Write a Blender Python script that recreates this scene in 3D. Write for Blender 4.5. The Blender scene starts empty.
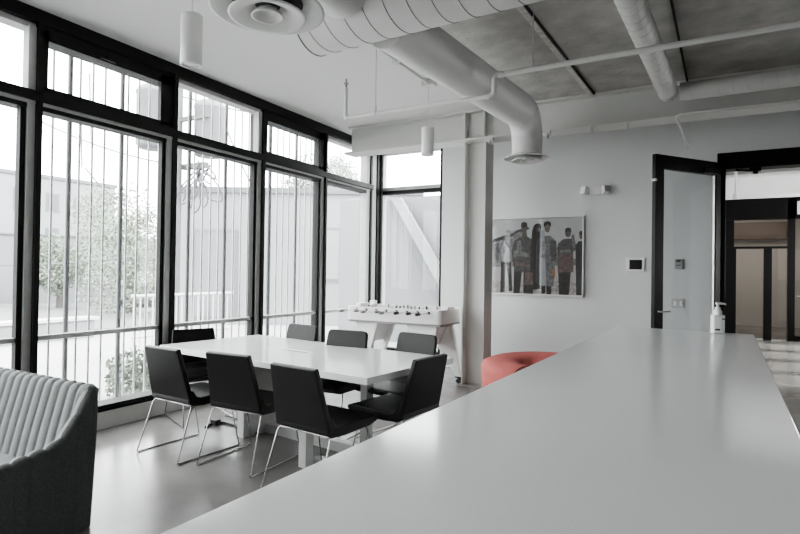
import bpy, bmesh, math, random
from mathutils import Vector, Matrix
random.seed(7)
PI = math.pi
SC = bpy.context.scene
COL = SC.collection

# ------------------------------------------------------------------ materials
def mat(name, col, rough=.6, metal=0., spec=.5, noise=None, bump=None, coat=0., emis=None, alpha=None, trans=0.):
    m = bpy.data.materials.new(name); m.use_nodes = True
    nt = m.node_tree; b = nt.nodes['Principled BSDF']
    b.inputs['Base Color'].default_value = (*col, 1)
    b.inputs['Roughness'].default_value = rough
    b.inputs['Metallic'].default_value = metal
    b.inputs['Specular IOR Level'].default_value = spec
    b.inputs['Coat Weight'].default_value = coat
    b.inputs['Transmission Weight'].default_value = trans
    if emis:
        b.inputs['Emission Color'].default_value = (*emis[0], 1)
        b.inputs['Emission Strength'].default_value = emis[1]
    tc = nt.nodes.new('ShaderNodeTexCoord')
    if noise:
        sc, amt, det = noise
        n = nt.nodes.new('ShaderNodeTexNoise'); n.inputs['Scale'].default_value = sc; n.inputs['Detail'].default_value = det
        nt.links.new(tc.outputs['Object'], n.inputs['Vector'])
        r = nt.nodes.new('ShaderNodeValToRGB')
        r.color_ramp.elements[0].position = .3; r.color_ramp.elements[1].position = .7
        r.color_ramp.elements[0].color = (*[max(0, c * (1 - amt)) for c in col], 1)
        r.color_ramp.elements[1].color = (*[min(1, c * (1 + amt)) for c in col], 1)
        nt.links.new(n.outputs['Fac'], r.inputs['Fac'])
        nt.links.new(r.outputs['Color'], b.inputs['Base Color'])
    if bump:
        sc, st, dist = bump
        n2 = nt.nodes.new('ShaderNodeTexNoise'); n2.inputs['Scale'].default_value = sc; n2.inputs['Detail'].default_value = 5
        nt.links.new(tc.outputs['Object'], n2.inputs['Vector'])
        bp = nt.nodes.new('ShaderNodeBump'); bp.inputs['Strength'].default_value = st; bp.inputs['Distance'].default_value = dist
        nt.links.new(n2.outputs['Fac'], bp.inputs['Height']); nt.links.new(bp.outputs['Normal'], b.inputs['Normal'])
    return m

def glass_mat(name, tint=(.96, .98, .98), refl=1.0, haze=0.0):  # thin panes: transparent plus a Fresnel-like sheen
    m = bpy.data.materials.new(name); m.use_nodes = True
    nt = m.node_tree; nt.nodes.clear()
    o = nt.nodes.new('ShaderNodeOutputMaterial')
    t = nt.nodes.new('ShaderNodeBsdfTransparent'); t.inputs[0].default_value = (*tint, 1)
    g = nt.nodes.new('ShaderNodeBsdfGlossy'); g.inputs['Roughness'].default_value = .02
    lw = nt.nodes.new('ShaderNodeLayerWeight'); lw.inputs['Blend'].default_value = .5
    pw = nt.nodes.new('ShaderNodeMath'); pw.operation = 'POWER'; pw.inputs[1].default_value = 4.5
    nt.links.new(lw.outputs['Facing'], pw.inputs[0])
    f = nt.nodes.new('ShaderNodeMath'); f.operation = 'MULTIPLY_ADD'; f.inputs[1].default_value = .9; f.inputs[2].default_value = .035
    nt.links.new(pw.outputs[0], f.inputs[0])
    mx = nt.nodes.new('ShaderNodeMixShader')
    mul = nt.nodes.new('ShaderNodeMath'); mul.operation = 'MULTIPLY'; mul.inputs[1].default_value = refl
    nt.links.new(f.outputs[0], mul.inputs[0]); nt.links.new(mul.outputs[0], mx.inputs[0])
    nt.links.new(t.outputs[0], mx.inputs[1]); nt.links.new(g.outputs[0], mx.inputs[2])
    last = mx
    if haze:
        d = nt.nodes.new('ShaderNodeBsdfTranslucent'); d.inputs[0].default_value = (.9, .92, .92, 1)
        m2 = nt.nodes.new('ShaderNodeMixShader'); m2.inputs[0].default_value = haze
        nt.links.new(mx.outputs[0], m2.inputs[1]); nt.links.new(d.outputs[0], m2.inputs[2]); last = m2
    nt.links.new(last.outputs[0], o.inputs[0])
    return m

def floor_mat():
    m = mat('polished_concrete', (.20, .196, .188), .22, noise=(1.3, .3, 9), bump=(9, .05, .01), spec=.55)
    nt = m.node_tree; b = nt.nodes['Principled BSDF']
    tc = [n for n in nt.nodes if n.type == 'TEX_COORD'][0]
    n = nt.nodes.new('ShaderNodeTexNoise'); n.inputs['Scale'].default_value = .8; n.inputs['Detail'].default_value = 3
    nt.links.new(tc.outputs['Object'], n.inputs['Vector'])
    r = nt.nodes.new('ShaderNodeMapRange'); r.inputs[1].default_value = .35; r.inputs[2].default_value = .65
    r.inputs[3].default_value = .14; r.inputs[4].default_value = .26
    nt.links.new(n.outputs['Fac'], r.inputs[0]); nt.links.new(r.outputs[0], b.inputs['Roughness'])
    return m

M = dict(
    wall=mat('white_paint', (.70, .71, .71), .75, bump=(180, .06, .002)),
    wallw=mat('bright_white_paint', (.78, .79, .79), .75, bump=(180, .06, .002)),
    ceil=mat('white_gypsum', (.70, .70, .69), .85, bump=(120, .05, .002)),
    conc=mat('board_concrete', (.47, .46, .44), .9, noise=(5, .18, 12), bump=(22, .5, .02)),
    joint=mat('ceiling_joint_dark', (.03, .03, .028), .8, noise=(30, .5, 4)),
    jointl=mat('ceiling_joint_pale', (.62, .61, .58), .8, noise=(20, .2, 4)),
    steel=mat('white_painted_steel', (.64, .64, .62), .5, bump=(60, .04, .002)),
    floor=floor_mat(),
    black=mat('black_aluminium', (.007, .007, .0065), .55, spec=.3, noise=(8, .1, 2)),
    sideal=mat('grey_rail_and_sheen', (0.46, 0.46, 0.455), .6, metal=.0, noise=(12, .06, 2)),  # grey for rails, and for the sky sheen on black mullion sides
    doorblk=mat('black_door_frame', (.004, .0036, .0033), .4, spec=.22, noise=(8, .1, 2)),
    curb=mat('painted_curb', (.55, .55, .54), .6, noise=(5, .05, 4)),
    glass=glass_mat('window_glass', (.95, .96, .96), .5, .006),
    dglass=glass_mat('door_glass', (.93, .94, .94), 1.0, .02),
    darkglass=glass_mat('smoked_glass', (.68, .655, .63), .6),
    duct=mat('white_duct_paint', (.66, .66, .645), .5, noise=(3, .03, 3)),
    seam=mat('duct_seam_grey', (.22, .22, .21), .6, noise=(10, .1, 2)),
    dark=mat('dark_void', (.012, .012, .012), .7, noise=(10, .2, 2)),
    pipe=mat('white_pipe_paint', (.66, .66, .64), .45, noise=(6, .03, 2)),
    counter=mat('pale_grey_quartz', (.83, .84, .845), .13, spec=.3, noise=(260, .03, 2)),
    counterb=mat('white_laminate_panel', (.6, .6, .6), .5, noise=(4, .03, 2)),
    table=mat('white_marble_laminate', (.78, .79, .79), .14, spec=.6, noise=(2.2, .05, 8)),
    tleg=mat('white_table_leg', (.66, .66, .65), .35, noise=(4, .04, 2)),
    leather=mat('black_leather', (.006, .0058, .0054), .42, spec=.32, noise=(40, .2, 4), bump=(150, .25, .002)),
    greyleather=mat('charcoal_upholstery', (.020, .020, .0195), .55, spec=.3, noise=(60, .15, 4), bump=(150, .25, .002)),
    chrome=mat('chrome', (.42, .41, .40), .18, metal=1, noise=(5, .03, 2)),
    sofa=mat('grey_teal_velvet', (.205, .217, .216), .8, noise=(120, .12, 4), bump=(300, .3, .002)),
    sofa_shade=mat('shaded_grey_teal_velvet', (.075, .08, .078), .85, noise=(90, .2, 4), bump=(300, .3, .002)),  # same velvet darkened: shade painted onto the sofa's outer faces
    red=mat('coral_red_knit', (.47, .135, .118), .85, noise=(60, .12, 4), bump=(260, .4, .003)),
    redd=mat('deep_red_knit', (.40, .09, .085), .85, noise=(60, .12, 4), bump=(260, .4, .003)),
    foos=mat('white_lacquer', (.80, .80, .79), .3, noise=(3, .02, 2)),
    field=mat('pale_playfield', (.66, .67, .66), .4, noise=(3, .04, 2)),
    rubber=mat('black_rubber', (.02, .02, .02), .5, noise=(20, .2, 2)),
    plast=mat('white_plastic', (.74, .74, .73), .35, noise=(3, .02, 2)),
    gplast=mat('grey_plastic', (.30, .30, .29), .4, noise=(3, .05, 2)),
    devgrey=mat('device_plate_grey', (.52, .52, .51), .4, noise=(3, .02, 2)),
    screen=mat('dark_screen', (.012, .012, .013), .15, noise=(3, .1, 2)),
    brush=mat('brushed_steel', (.5, .5, .48), .3, metal=.9, noise=(30, .08, 2)),
    soapb=mat('milky_soap_bottle', (.72, .74, .74), .2, noise=(3, .02, 2)),
    lblw=mat('soap_label_white', (.86, .86, .85), .5, noise=(3, .02, 2)),
    ink=mat('black_ink', (.03, .03, .03), .6, noise=(30, .2, 2)),
    brown=mat('warm_brown_band', (.22, .19, .17), .7, noise=(4, .1, 2)),
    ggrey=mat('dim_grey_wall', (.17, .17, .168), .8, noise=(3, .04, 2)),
    lens=mat('diffuser_lens', (.8, .8, .8), .3, noise=(3, .02, 2)),
    # outdoors
    egr=mat('pale_paving', (0.331, 0.331, 0.328), .9, noise=(.6, .1, 8)),
    asph=mat('pale_asphalt', (.13, .132, .134), .9, noise=(.8, .12, 8)),
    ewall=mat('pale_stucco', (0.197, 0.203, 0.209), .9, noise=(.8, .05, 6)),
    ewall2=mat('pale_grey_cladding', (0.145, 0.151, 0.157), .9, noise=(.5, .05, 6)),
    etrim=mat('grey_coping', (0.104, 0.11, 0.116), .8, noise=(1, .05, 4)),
    ewin=mat('pale_window', (0.081, 0.09, 0.099), .3, noise=(1, .1, 4)),
    erod=mat('grey_rod', (0.5, 0.51, 0.52), .5, noise=(4, .08, 2)),  # rods and leaves lightened to stand for a hazy veil
    epost=mat('dark_grey_post', (0.2, 0.205, 0.21), .5, noise=(4, .08, 2)),
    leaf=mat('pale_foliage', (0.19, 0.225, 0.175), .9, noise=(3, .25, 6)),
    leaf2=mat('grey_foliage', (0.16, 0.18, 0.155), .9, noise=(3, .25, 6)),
    bark=mat('pale_bark', (0.07, 0.064, 0.058), .9, noise=(6, .2, 6)),
    pole=mat('weathered_pole', (0.087, 0.087, 0.087), .9, noise=(6, .15, 6)),
    can=mat('transformer_grey', (0.116, 0.122, 0.128), .5, noise=(3, .05, 4)),
    wire=mat('grey_cable', (0.07, 0.075, 0.081), .7, noise=(6, .1, 2)),
    erail=mat('white_metal', (0.465, 0.465, 0.465), .5, noise=(3, .04, 2)),
    car=mat('pale_car_paint', (0.278, 0.284, 0.29), .3, noise=(3, .04, 2)),
    carr=mat('reddish_trim', (0.261, 0.174, 0.162), .7, noise=(3, .1, 2)),
)

# ------------------------------------------------------------------ mesh builder
class MB:
    def __init__(s): s.v = []; s.f = []; s.sm = []; s.mi = []
    def add(s, vs, fs, smooth=False, mi=0):
        o = len(s.v); s.v += [tuple(v) for v in vs]
        for f in fs: s.f.append(tuple(i + o for i in f)); s.sm.append(smooth); s.mi.append(mi)
        return s
    def box(s, x0, x1, y0, y1, z0, z1, mi=0, mt=None):
        vs = [Vector((x, y, z)) for z in (z0, z1) for y in (y0, y1) for x in (x0, x1)]
        if mt: vs = [mt @ v for v in vs]
        return s.add(vs, [(0, 2, 3, 1), (4, 5, 7, 6), (0, 1, 5, 4), (2, 6, 7, 3), (0, 4, 6, 2), (1, 3, 7, 5)], False, mi)
    def tube(s, pts, r, n=10, mi=0, cap=True, rad=None):
        pts = [Vector(p) for p in pts]; rings = []; up = None
        for i, p in enumerate(pts):
            a = pts[i - 1] if i else p; b = pts[i + 1] if i < len(pts) - 1 else p
            t = (b - a).normalized()
            if up is None:
                up = Vector((0, 0, 1)) if abs(t.z) < .9 else Vector((1, 0, 0))
            u = (up - up.dot(t) * t).normalized(); w = t.cross(u); up = u
            rr = rad[i] if rad else r
            rings.append([p + rr * (math.cos(2 * PI * k / n) * u + math.sin(2 * PI * k / n) * w) for k in range(n)])
        vs = [v for rg in rings for v in rg]; fs = []
        for i in range(len(pts) - 1):
            for k in range(n):
                k2 = (k + 1) % n; fs.append((i * n + k, i * n + k2, (i + 1) * n + k2, (i + 1) * n + k))
        s.add(vs, fs, True, mi)
        if cap:
            o = len(s.v)
            s.add(rings[0], [tuple(reversed(range(n)))], False, mi); s.add(rings[-1], [tuple(range(n))], False, mi)
        return s
    def lathe(s, prof, c=(0, 0, 0), n=32, mi=0, mt=None):
        vs = []; fs = []
        for r, z in prof:
            for k in range(n):
                v = Vector((r * math.cos(2 * PI * k / n), r * math.sin(2 * PI * k / n), z))
                if mt: v = mt @ v
                vs.append(v + Vector(c))
        for i in range(len(prof) - 1):
            for k in range(n):
                k2 = (k + 1) % n; fs.append((i * n + k, i * n + k2, (i + 1) * n + k2, (i + 1) * n + k))
        return s.add(vs, fs, True, mi)
    def prism(s, poly, o, u, v, t, mi=0):
        """poly 2d pts in plane (u,v) at origin o, extruded by vector t"""
        o, u, v, t = map(Vector, (o, u, v, t)); n = len(poly)
        a = [o + u * p[0] + v * p[1] for p in poly]; b = [q + t for q in a]
        fs = [tuple(reversed(range(n))), tuple(range(n, 2 * n))] + [(i, (i + 1) % n, n + (i + 1) % n, n + i) for i in range(n)]
        return s.add(a + b, fs, False, mi)
    def blob(s, c, r, n=8, jit=.0, mi=0, sq=(1, 1, 1)):
        vs = []; fs = []
        for i in range(n + 1):
            th = PI * i / n
            for k in range(2 * n):
                ph = PI * k / n
                q = 1 + random.uniform(-jit, jit)
                vs.append((c[0] + sq[0] * r * q * math.sin(th) * math.cos(ph), c[1] + sq[1] * r * q * math.sin(th) * math.sin(ph), c[2] + sq[2] * r * q * math.cos(th)))
        for i in range(n):
            for k in range(2 * n):
                k2 = (k + 1) % (2 * n); fs.append((i * 2 * n + k, (i + 1) * 2 * n + k, (i + 1) * 2 * n + k2, i * 2 * n + k2))
        return s.add(vs, fs, True, mi)
    def build(s, name, m, parent=None, kind=None, bevel=0, world=False, seg=2):
        me = bpy.data.meshes.new(name)
        vs = s.v
        if world and parent:
            inv = parent_matrix(parent).inverted(); vs = [inv @ Vector(v) for v in vs]
        me.from_pydata([tuple(v) for v in vs], [], s.f)
        for mm in (m if isinstance(m, (list, tuple)) else [m]): me.materials.append(mm)
        for p, q, i in zip(me.polygons, s.sm, s.mi): p.use_smooth = q; p.material_index = i
        bm = bmesh.new(); bm.from_mesh(me); bmesh.ops.recalc_face_normals(bm, faces=bm.faces); bm.to_mesh(me); bm.free()
        me.update()
        o = bpy.data.objects.new(name, me); COL.objects.link(o)
        if parent: o.parent = parent
        if kind: o['kind'] = kind
        if bevel:
            b = o.modifiers.new('bevel', 'BEVEL'); b.width = bevel; b.segments = seg; b.limit_method = 'ANGLE'; b.angle_limit = .6
            b.harden_normals = False
        return o

def parent_matrix(o):
    m = Matrix.Translation(o.location) @ o.rotation_euler.to_matrix().to_4x4()
    return (parent_matrix(o.parent) @ m) if o.parent else m

def tag(o, label=None, cat=None, group=None, kind=None):
    if label: o['label'] = label
    if cat: o['category'] = cat
    if group: o['group'] = group
    if kind: o['kind'] = kind
    return o
def thing(name, label, cat, loc=(0, 0, 0), rz=0, group=None, kind=None):
    o = bpy.data.objects.new(name, None); COL.objects.link(o); o.empty_display_size = .1
    o.location = loc; o.rotation_euler = (0, 0, rz)
    return tag(o, label, cat, group, kind)
def copy_tree(o, parent=None):
    c = o.copy(); COL.objects.link(c)
    if parent: c.parent = parent
    for ch in list(o.children): copy_tree(ch, c)
    return c
def recopy(o, loc, rz, label):
    c = copy_tree(o); c.location = loc; c.rotation_euler = (0, 0, rz); c['label'] = label
    return c
def round_poly(pts, r, n=5):
    """round the corners of a 2d polygon; r a number or list"""
    out = []; N = len(pts)
    for i, p in enumerate(pts):
        rr = r[i] if isinstance(r, (list, tuple)) else r
        p = Vector(p); a = Vector(pts[i - 1]); b = Vector(pts[(i + 1) % N])
        if rr <= 0: out.append(tuple(p)); continue
        da = (a - p).normalized(); db = (b - p).normalized()
        p0 = p + da * rr; p1 = p + db * rr
        for k in range(n + 1):
            t = k / n; q = (1 - t) ** 2 * p0 + 2 * t * (1 - t) * p + t * t * p1; out.append(tuple(q))
    return out
def helix(c, d, r, pitch, turns, n=36):
    d = Vector(d).normalized(); u = Vector((0, 0, 1)); w = d.cross(u); c = Vector(c)
    return [c + d * (pitch * k / n) + r * (math.cos(2 * PI * k / n) * u + math.sin(2 * PI * k / n) * w) for k in range(int(turns * n) + 1)]
def arc(c, r, a0, a1, n, plane='xz'):
    o = []
    for k in range(n + 1):
        a = a0 + (a1 - a0) * k / n; x, z = r * math.cos(a), r * math.sin(a)
        if plane == 'xz': o.append((c[0] + x, c[1], c[2] + z))
        elif plane == 'yz': o.append((c[0], c[1] + x, c[2] + z))
        else: o.append((c[0] + x, c[1] + z, c[2]))
    return o

# ------------------------------------------------------------------ camera (fitted from the photograph's vanishing points)
yaw, pit, rol, F_PX, CAM_H = 0.504563, 0.0102224, 0.0145273, 544.6, 1.45
Fv = Vector((-math.sin(yaw) * math.cos(pit), math.cos(yaw) * math.cos(pit), math.sin(pit)))
R0 = Vector((math.cos(yaw), math.sin(yaw), 0)); U0 = R0.cross(Fv)
Rv = math.cos(rol) * R0 + math.sin(rol) * U0; Uv = -math.sin(rol) * R0 + math.cos(rol) * U0
cam = bpy.data.cameras.new('camera'); co = bpy.data.objects.new('camera', cam); COL.objects.link(co)
cam.sensor_width = 36; cam.lens = F_PX / 800 * 36; cam.clip_start = .05; cam.clip_end = 300
mw = Matrix.Identity(4)
for i in range(3):
    mw[i][0] = Rv[i]; mw[i][1] = Uv[i]; mw[i][2] = -Fv[i]
mw[2][3] = CAM_H
co.matrix_world = mw
SC.camera = co

# ------------------------------------------------------------------ room shell
CE = 3.54; YE = 7.78; XW = -4.70; YB = -4.2; XR = 4.2
o = MB().box(-5.0, XR + .15, YB - .15, 20.5, -.12, 0).build('floor', M['floor'], kind='structure')
# ceiling: smooth white near the glass, board-marked concrete further in
c1 = MB().box(-5.0, -1.97, YB - .15, YE + .15, CE, CE + .12).build('ceiling', M['ceil'], kind='structure')
c2 = MB().box(-1.97, XR + .15, YB - .15, YE + .15, CE, CE + .12).build('ceiling', M['conc'], kind='structure')
for (xa, xb, y0, y1, wp) in ((-1.215, -1.09, 2.6, 6.5, .05), (-.235, -.15, 2.6, 6.5, .0)):
    b = MB()
    for (px, py, px2, py2) in ((xa, 4.07, xb, 6.49),):
        sl = (px2 - px) / (py2 - py); q0 = px + sl * (y0 - py); q1 = px + sl * (y1 - py)
        b.prism([(q0, y0), (q0 + .016, y0), (q1 + .016, y1), (q1, y1)], (0, 0, CE - .02), (1, 0, 0), (0, 1, 0), (0, 0, .03), 0)
        if wp: b.prism([(q0 - wp, y0), (q0, y0), (q1, y1), (q1 - wp, y1)], (0, 0, CE - .03), (1, 0, 0), (0, 1, 0), (0, 0, .04), 1)
    b.build('trim_1', [M['joint'], M['jointl']], kind='structure')
# end wall with window opening at left and doorway at right
DX0, DX1, DH = .17, 2.35, 2.97
w = MB()
w.box(-3.56, DX0, YE, YE + .16, 0, CE); w.box(DX0, DX1, YE, YE + .16, DH, CE); w.box(DX1, XR, YE, YE + .16, 0, CE)
w.box(-5.0, -3.56, YE, YE + .16, 3.42, CE)
w.build('wall_end', M['wall'], kind='structure')
MB().box(-5.0, -3.56, YE, YE + .16, 0, .16).build('baseboard_end', M['curb'], kind='structure')
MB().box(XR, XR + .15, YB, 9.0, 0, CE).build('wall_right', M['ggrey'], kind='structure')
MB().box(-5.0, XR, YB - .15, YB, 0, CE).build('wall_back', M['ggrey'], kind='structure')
# curb under the window wall
MB().box(-4.98, XW, YB, YE, 0, .155).build('baseboard_left', M['curb'], kind='structure', bevel=.004)
# head
MB().box(-4.98, XW, YB, YE, 3.43, CE).build('trim_2', M['black'], kind='structure')
# ---- window wall: one bay at a time
mull = [-3.75, -2.53, -1.31, -.09, 1.14, 2.437, 3.742, 5.034, 6.305, 7.53]
XG = -4.80
def bar(x0, x1, y0, y1, z0, z1, mb, mi=0): mb.box(x0, x1, y0, y1, z0, z1, mi)
for i, y in enumerate(mull):
    b = MB(); wd = .05
    if i < len(mull) - 1:
        b.box(-4.93, XW, y - .02, y + .02, .155, 3.43, 0)
        b.box(-4.82, XW - .035, y - .078, y - .0201, .2, 3.40, 1)   # sky sheen on the mullion side, put in as a grey box
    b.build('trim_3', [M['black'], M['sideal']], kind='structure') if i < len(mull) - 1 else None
for i in range(len(mull) - 1):
    y0, y1 = mull[i] + .02, mull[i + 1] - .125
    if i == len(mull) - 2: y1 = mull[i + 1] - .05
    wn = thing('window_%d' % (i + 1), None, None, (XG, (y0 + y1) / 2, .16), kind='structure')
    b = MB()
    vent = i in (5, 7, 3, 1)
    # sill, rail, transom and head members
    b.box(-4.90, XW - .005, y0, y1 + .105, .185, .215); b.box(-4.90, XW - .02, y0, y1 + .105, .155, .175)
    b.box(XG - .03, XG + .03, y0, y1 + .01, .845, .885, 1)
    b.box(-4.90, XW + .002, y0, y1 + .105, 2.80, 2.875)
    b.box(-4.88, XW - .045, y0, y1 + .105, 2.735, 2.772)
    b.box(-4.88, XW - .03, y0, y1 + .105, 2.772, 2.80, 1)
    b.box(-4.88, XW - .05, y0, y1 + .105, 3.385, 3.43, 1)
    b.box(XG - .012, XG + .045, y1 + .005, y1 + .046, .215, 2.74, 0)
    if vent:
        b.box(-4.88, XW - .02, y0, y1 + .105, 3.315, 3.43); b.box(-4.88, XW - .02, y0, y1 + .105, 2.875, 2.93)
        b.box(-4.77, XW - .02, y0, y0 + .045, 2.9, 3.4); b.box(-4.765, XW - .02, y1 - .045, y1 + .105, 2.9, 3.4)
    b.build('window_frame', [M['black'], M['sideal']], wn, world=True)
    MB().box(XG - .006, XG + .006, y0, y1 + .02, .2, 2.76).build('window_pane', M['glass'], wn, world=True)
    xv = -4.735 if vent else XG
    MB().box(xv - .006, xv + .006, y0, y1 + .06, 2.86, 3.40).build('window_pane', M['glass'], wn, world=True)
    if i == 5:
        MB().box(XW - .02, XW + .015, 2.93, 3.07, 3.325, 3.34).box(XW - .012, XW + .02, 2.98, 3.02, 3.335, 3.36).build('window_latch', M['doorblk'], wn, world=True)
# corner posts
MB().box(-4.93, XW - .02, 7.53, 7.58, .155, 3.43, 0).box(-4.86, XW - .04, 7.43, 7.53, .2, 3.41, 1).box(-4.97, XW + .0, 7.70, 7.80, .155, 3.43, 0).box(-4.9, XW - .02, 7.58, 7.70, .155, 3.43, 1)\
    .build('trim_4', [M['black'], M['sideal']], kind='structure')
# end window
wn = thing('window_10', None, None, (-4.1, YE + .08, .16), kind='structure')
b = MB()
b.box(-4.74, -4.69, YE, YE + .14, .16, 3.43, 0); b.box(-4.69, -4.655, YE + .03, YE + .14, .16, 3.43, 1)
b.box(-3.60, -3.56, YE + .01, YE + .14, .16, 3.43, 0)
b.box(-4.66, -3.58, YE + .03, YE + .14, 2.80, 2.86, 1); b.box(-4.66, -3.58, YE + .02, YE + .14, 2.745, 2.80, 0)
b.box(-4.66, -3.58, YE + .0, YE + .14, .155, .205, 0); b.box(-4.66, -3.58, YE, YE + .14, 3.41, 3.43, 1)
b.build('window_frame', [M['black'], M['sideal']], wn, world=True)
MB().box(-4.68, -3.58, YE + .075, YE + .087, .2, 2.76).build('window_pane', M['glass'], wn, world=True)
MB().box(-4.68, -3.58, YE + .075, YE + .087, 2.84, 3.42).build('window_pane', M['glass'], wn, world=True)

# ------------------------------------------------------------------ steel beam and column
bt = thing('steel_beam', 'white painted steel beam running under the ceiling along the end wall', 'beam', (-1, 6.6, 3.155))
MB().box(-4.48, XR, 6.60, 6.63, 3.17, CE - .015).build('web', M['steel'], bt, world=True)
MB().prism([(-4.55, 6.50), (-4.49, 6.47), (XR, 6.47), (XR, 6.76), (-4.52, 6.76)], (0, 0, 3.155), (1, 0, 0), (0, 1, 0), (0, 0, .02)).build('bottom_flange', M['steel'], bt, world=True)
MB().box(-4.48, XR, 6.50, 6.74, CE - .022, CE).build('top_flange', M['steel'], bt, world=True)
for x in (-2.685, -2.42):
    MB().box(x, x + .018, 6.50, 6.60, 3.175, CE - .022).build('stiffener', M['steel'], bt, world=True)
ct = thing('steel_column', 'white H-section steel column standing between football table and red chair', 'column', (-2.56, 6.72, 0))
MB().box(-2.71, -2.69, 6.585, 6.88, .02, 3.155).build('flange', M['steel'], ct, world=True)
MB().box(-2.43, -2.41, 6.585, 6.88, .02, 3.155).build('flange', M['steel'], ct, world=True)
MB().box(-2.69, -2.43, 6.70, 6.72, .02, 3.155).build('web', M['steel'], ct, world=True)
MB().box(-2.74, -2.38, 6.56, 6.92, 0, .02).build('base_plate', M['gplast'], ct, world=True)
# bits clipped on the beam
for (x, lab) in ((-2.33, 'grey beam clamp under steel beam just right of the column'), (-1.62, 'grey beam clamp under steel beam right of the round ceiling diffuser')):
    t = thing('beam_clamp', lab, 'clamp', (x, 6.5, 3.155), group='clamps on the beam flange')
    MB().box(-.035, .05, -.04, .03, -.05, 0).box(-.06, -.03, -.045, .0, -.03, -.005).build('jaw', M['pipe'], t, bevel=.006)
    MB().tube([(.02, -.03, -.09), (.02, -.03, -.02)], .012).build('bolt', M['gplast'], t)
for (x, lab) in ((-1.10, 'small white bracket under the beam, left of its twin, nearer the round diffuser'), (-.72, 'small white bracket under the beam, right of its twin, nearer the bent conduit')):
    tag(MB().box(x - .012, x + .012, 6.47, 6.49, 3.08, 3.175).box(x - .012, x + .05, 6.455, 6.47, 3.15, 3.16).build('pipe_bracket', M['pipe']), lab, 'bracket', 'brackets under the beam')
tag(MB().tube([(.9, 6.43, 3.165), (.1, 6.43, 3.17), (-.21, 6.43, 3.165), (-.24, 6.45, 3.14), (-.19, 6.75, 3.06), (-.14, 7.1, 2.94)], .014).build('conduit', M['pipe']),
    'thin white conduit bending down from the beam above the open door', 'conduit')

# ------------------------------------------------------------------ ducts
def ring_seams(mb, pts, r, mi=1):
    for p, q in pts: mb.tube([p, q], r, 40, mi, cap=False)
# Duct A, along X
t = thing('spiral_duct', 'large white spiral air duct crossing the top of the ceiling', 'duct', (-2.28, 2.93, 3.2))
a0 = Vector((-2.36, 2.985, 3.2)); ad = Vector((1, -.043, 0)).normalized()
b = MB().tube([a0, a0 + ad * 6.45], .245, 48)
b.build('duct_body', M['duct'], t, world=True)
MB().tube(helix(a0 + ad * .05, ad, .2455, .15, 26), .003, 5).build('spiral_seam', M['seam'], t, world=True)
MB().tube(arc((-2.357, 2.985, 3.2), .2455, 0, 2 * PI, 48, 'yz'), .005, 6).build('end_rim', M['seam'], t, world=True)
# take-off and elbow to the first diffuser
tk = MB().tube([(-1.93, 2.75, 3.2), (-1.93, 2.45, 3.2)] + [(-1.93, 2.35 + .28 * math.cos(a) - .0, 2.92 + .28 * math.sin(a)) for a in [PI / 2 + PI / 2 * k / 8 for k in range(9)]] + [(-1.93, 2.07, 2.84)], .19, 40)
tk.build('take_off', M['duct'], t, world=True)
MB().tube([(-1.93, 2.44, 3.2), (-1.93, 2.455, 3.2)], .195, 40).build('collar', M['duct'], t, world=True)
# Duct B, along Y, elbow down to second diffuser
t = thing('round_duct', 'white round duct running away under the ceiling and elbowing down to a diffuser', 'duct', (-1.8, 4.4, 3.16))
dirn = Vector((.03, 1, 0)).normalized(); p0 = Vector((-1.90, 3.21, 3.17)); p1 = Vector((-1.675, 5.58, 3.17))
el = []
for k in range(9):
    a = PI / 2 * k / 8; el.append(p1 + dirn * (.26 * math.sin(a)) + Vector((0, 0, -.26 * (1 - math.cos(a)))))
end = el[-1] + Vector((0, 0, -.17))
MB().tube([p0, p1], .178, 44).build('duct_body', M['duct'], t, world=True)
MB().tube(el + [end], .163, 44, rad=[.178, .177, .175, .172, .169, .166, .164, .163, .163, .163]).build('elbow', M['duct'], t, world=True)
sb = MB()
for q in (p1, el[4], el[8]):
    d = dirn if q is p1 else (Vector((0, 0, -1)) if q is el[8] else (dirn + Vector((0, 0, -1))).normalized())
    sb.tube([q - d * .002, q + d * .002], .18 if q is p1 else .168, 44)
sb.build('seam', M['duct'], t, world=True)
DIFF2 = end
# Duct C along Y then D along X
t = thing('slim_duct', 'slim white round duct running along the concrete ceiling to the beam', 'duct', (-.29, 4, 3.35))
c0 = Vector((-.488, 3.19, 3.35)); c1_ = Vector((-.312, 6.14, 3.35)); cd = (c1_ - c0).normalized()
MB().tube([c0, c1_], .093, 36).build('duct_body', M['duct'], t, world=True)
MB().tube(helix(c0, cd, .0935, .135, 21), .0016, 5).build('spiral_seam', M['jointl'], t, world=True)
MB().lathe([(.0, .095), (.05, .08), (.08, .05), (.095, 0), (.08, -.05), (.05, -.08), (0, -.095)], (-.307, 6.2, 3.34)).build('end_elbow', M['duct'], t, world=True)
t = thing('spiral_branch_duct', 'short white spiral duct running right in front of the steel beam', 'duct', (-.2, 6.22, 3.335))
MB().tube([(-.20, 6.22, 3.335), (XR, 6.22, 3.335)], .088, 36).build('duct_body', M['duct'], t, world=True)
MB().tube(helix((-.14, 6.22, 3.335), (1, 0, 0), .0885, .12, 16), .002, 5).build('spiral_seam', M['jointl'], t, world=True)

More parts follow.
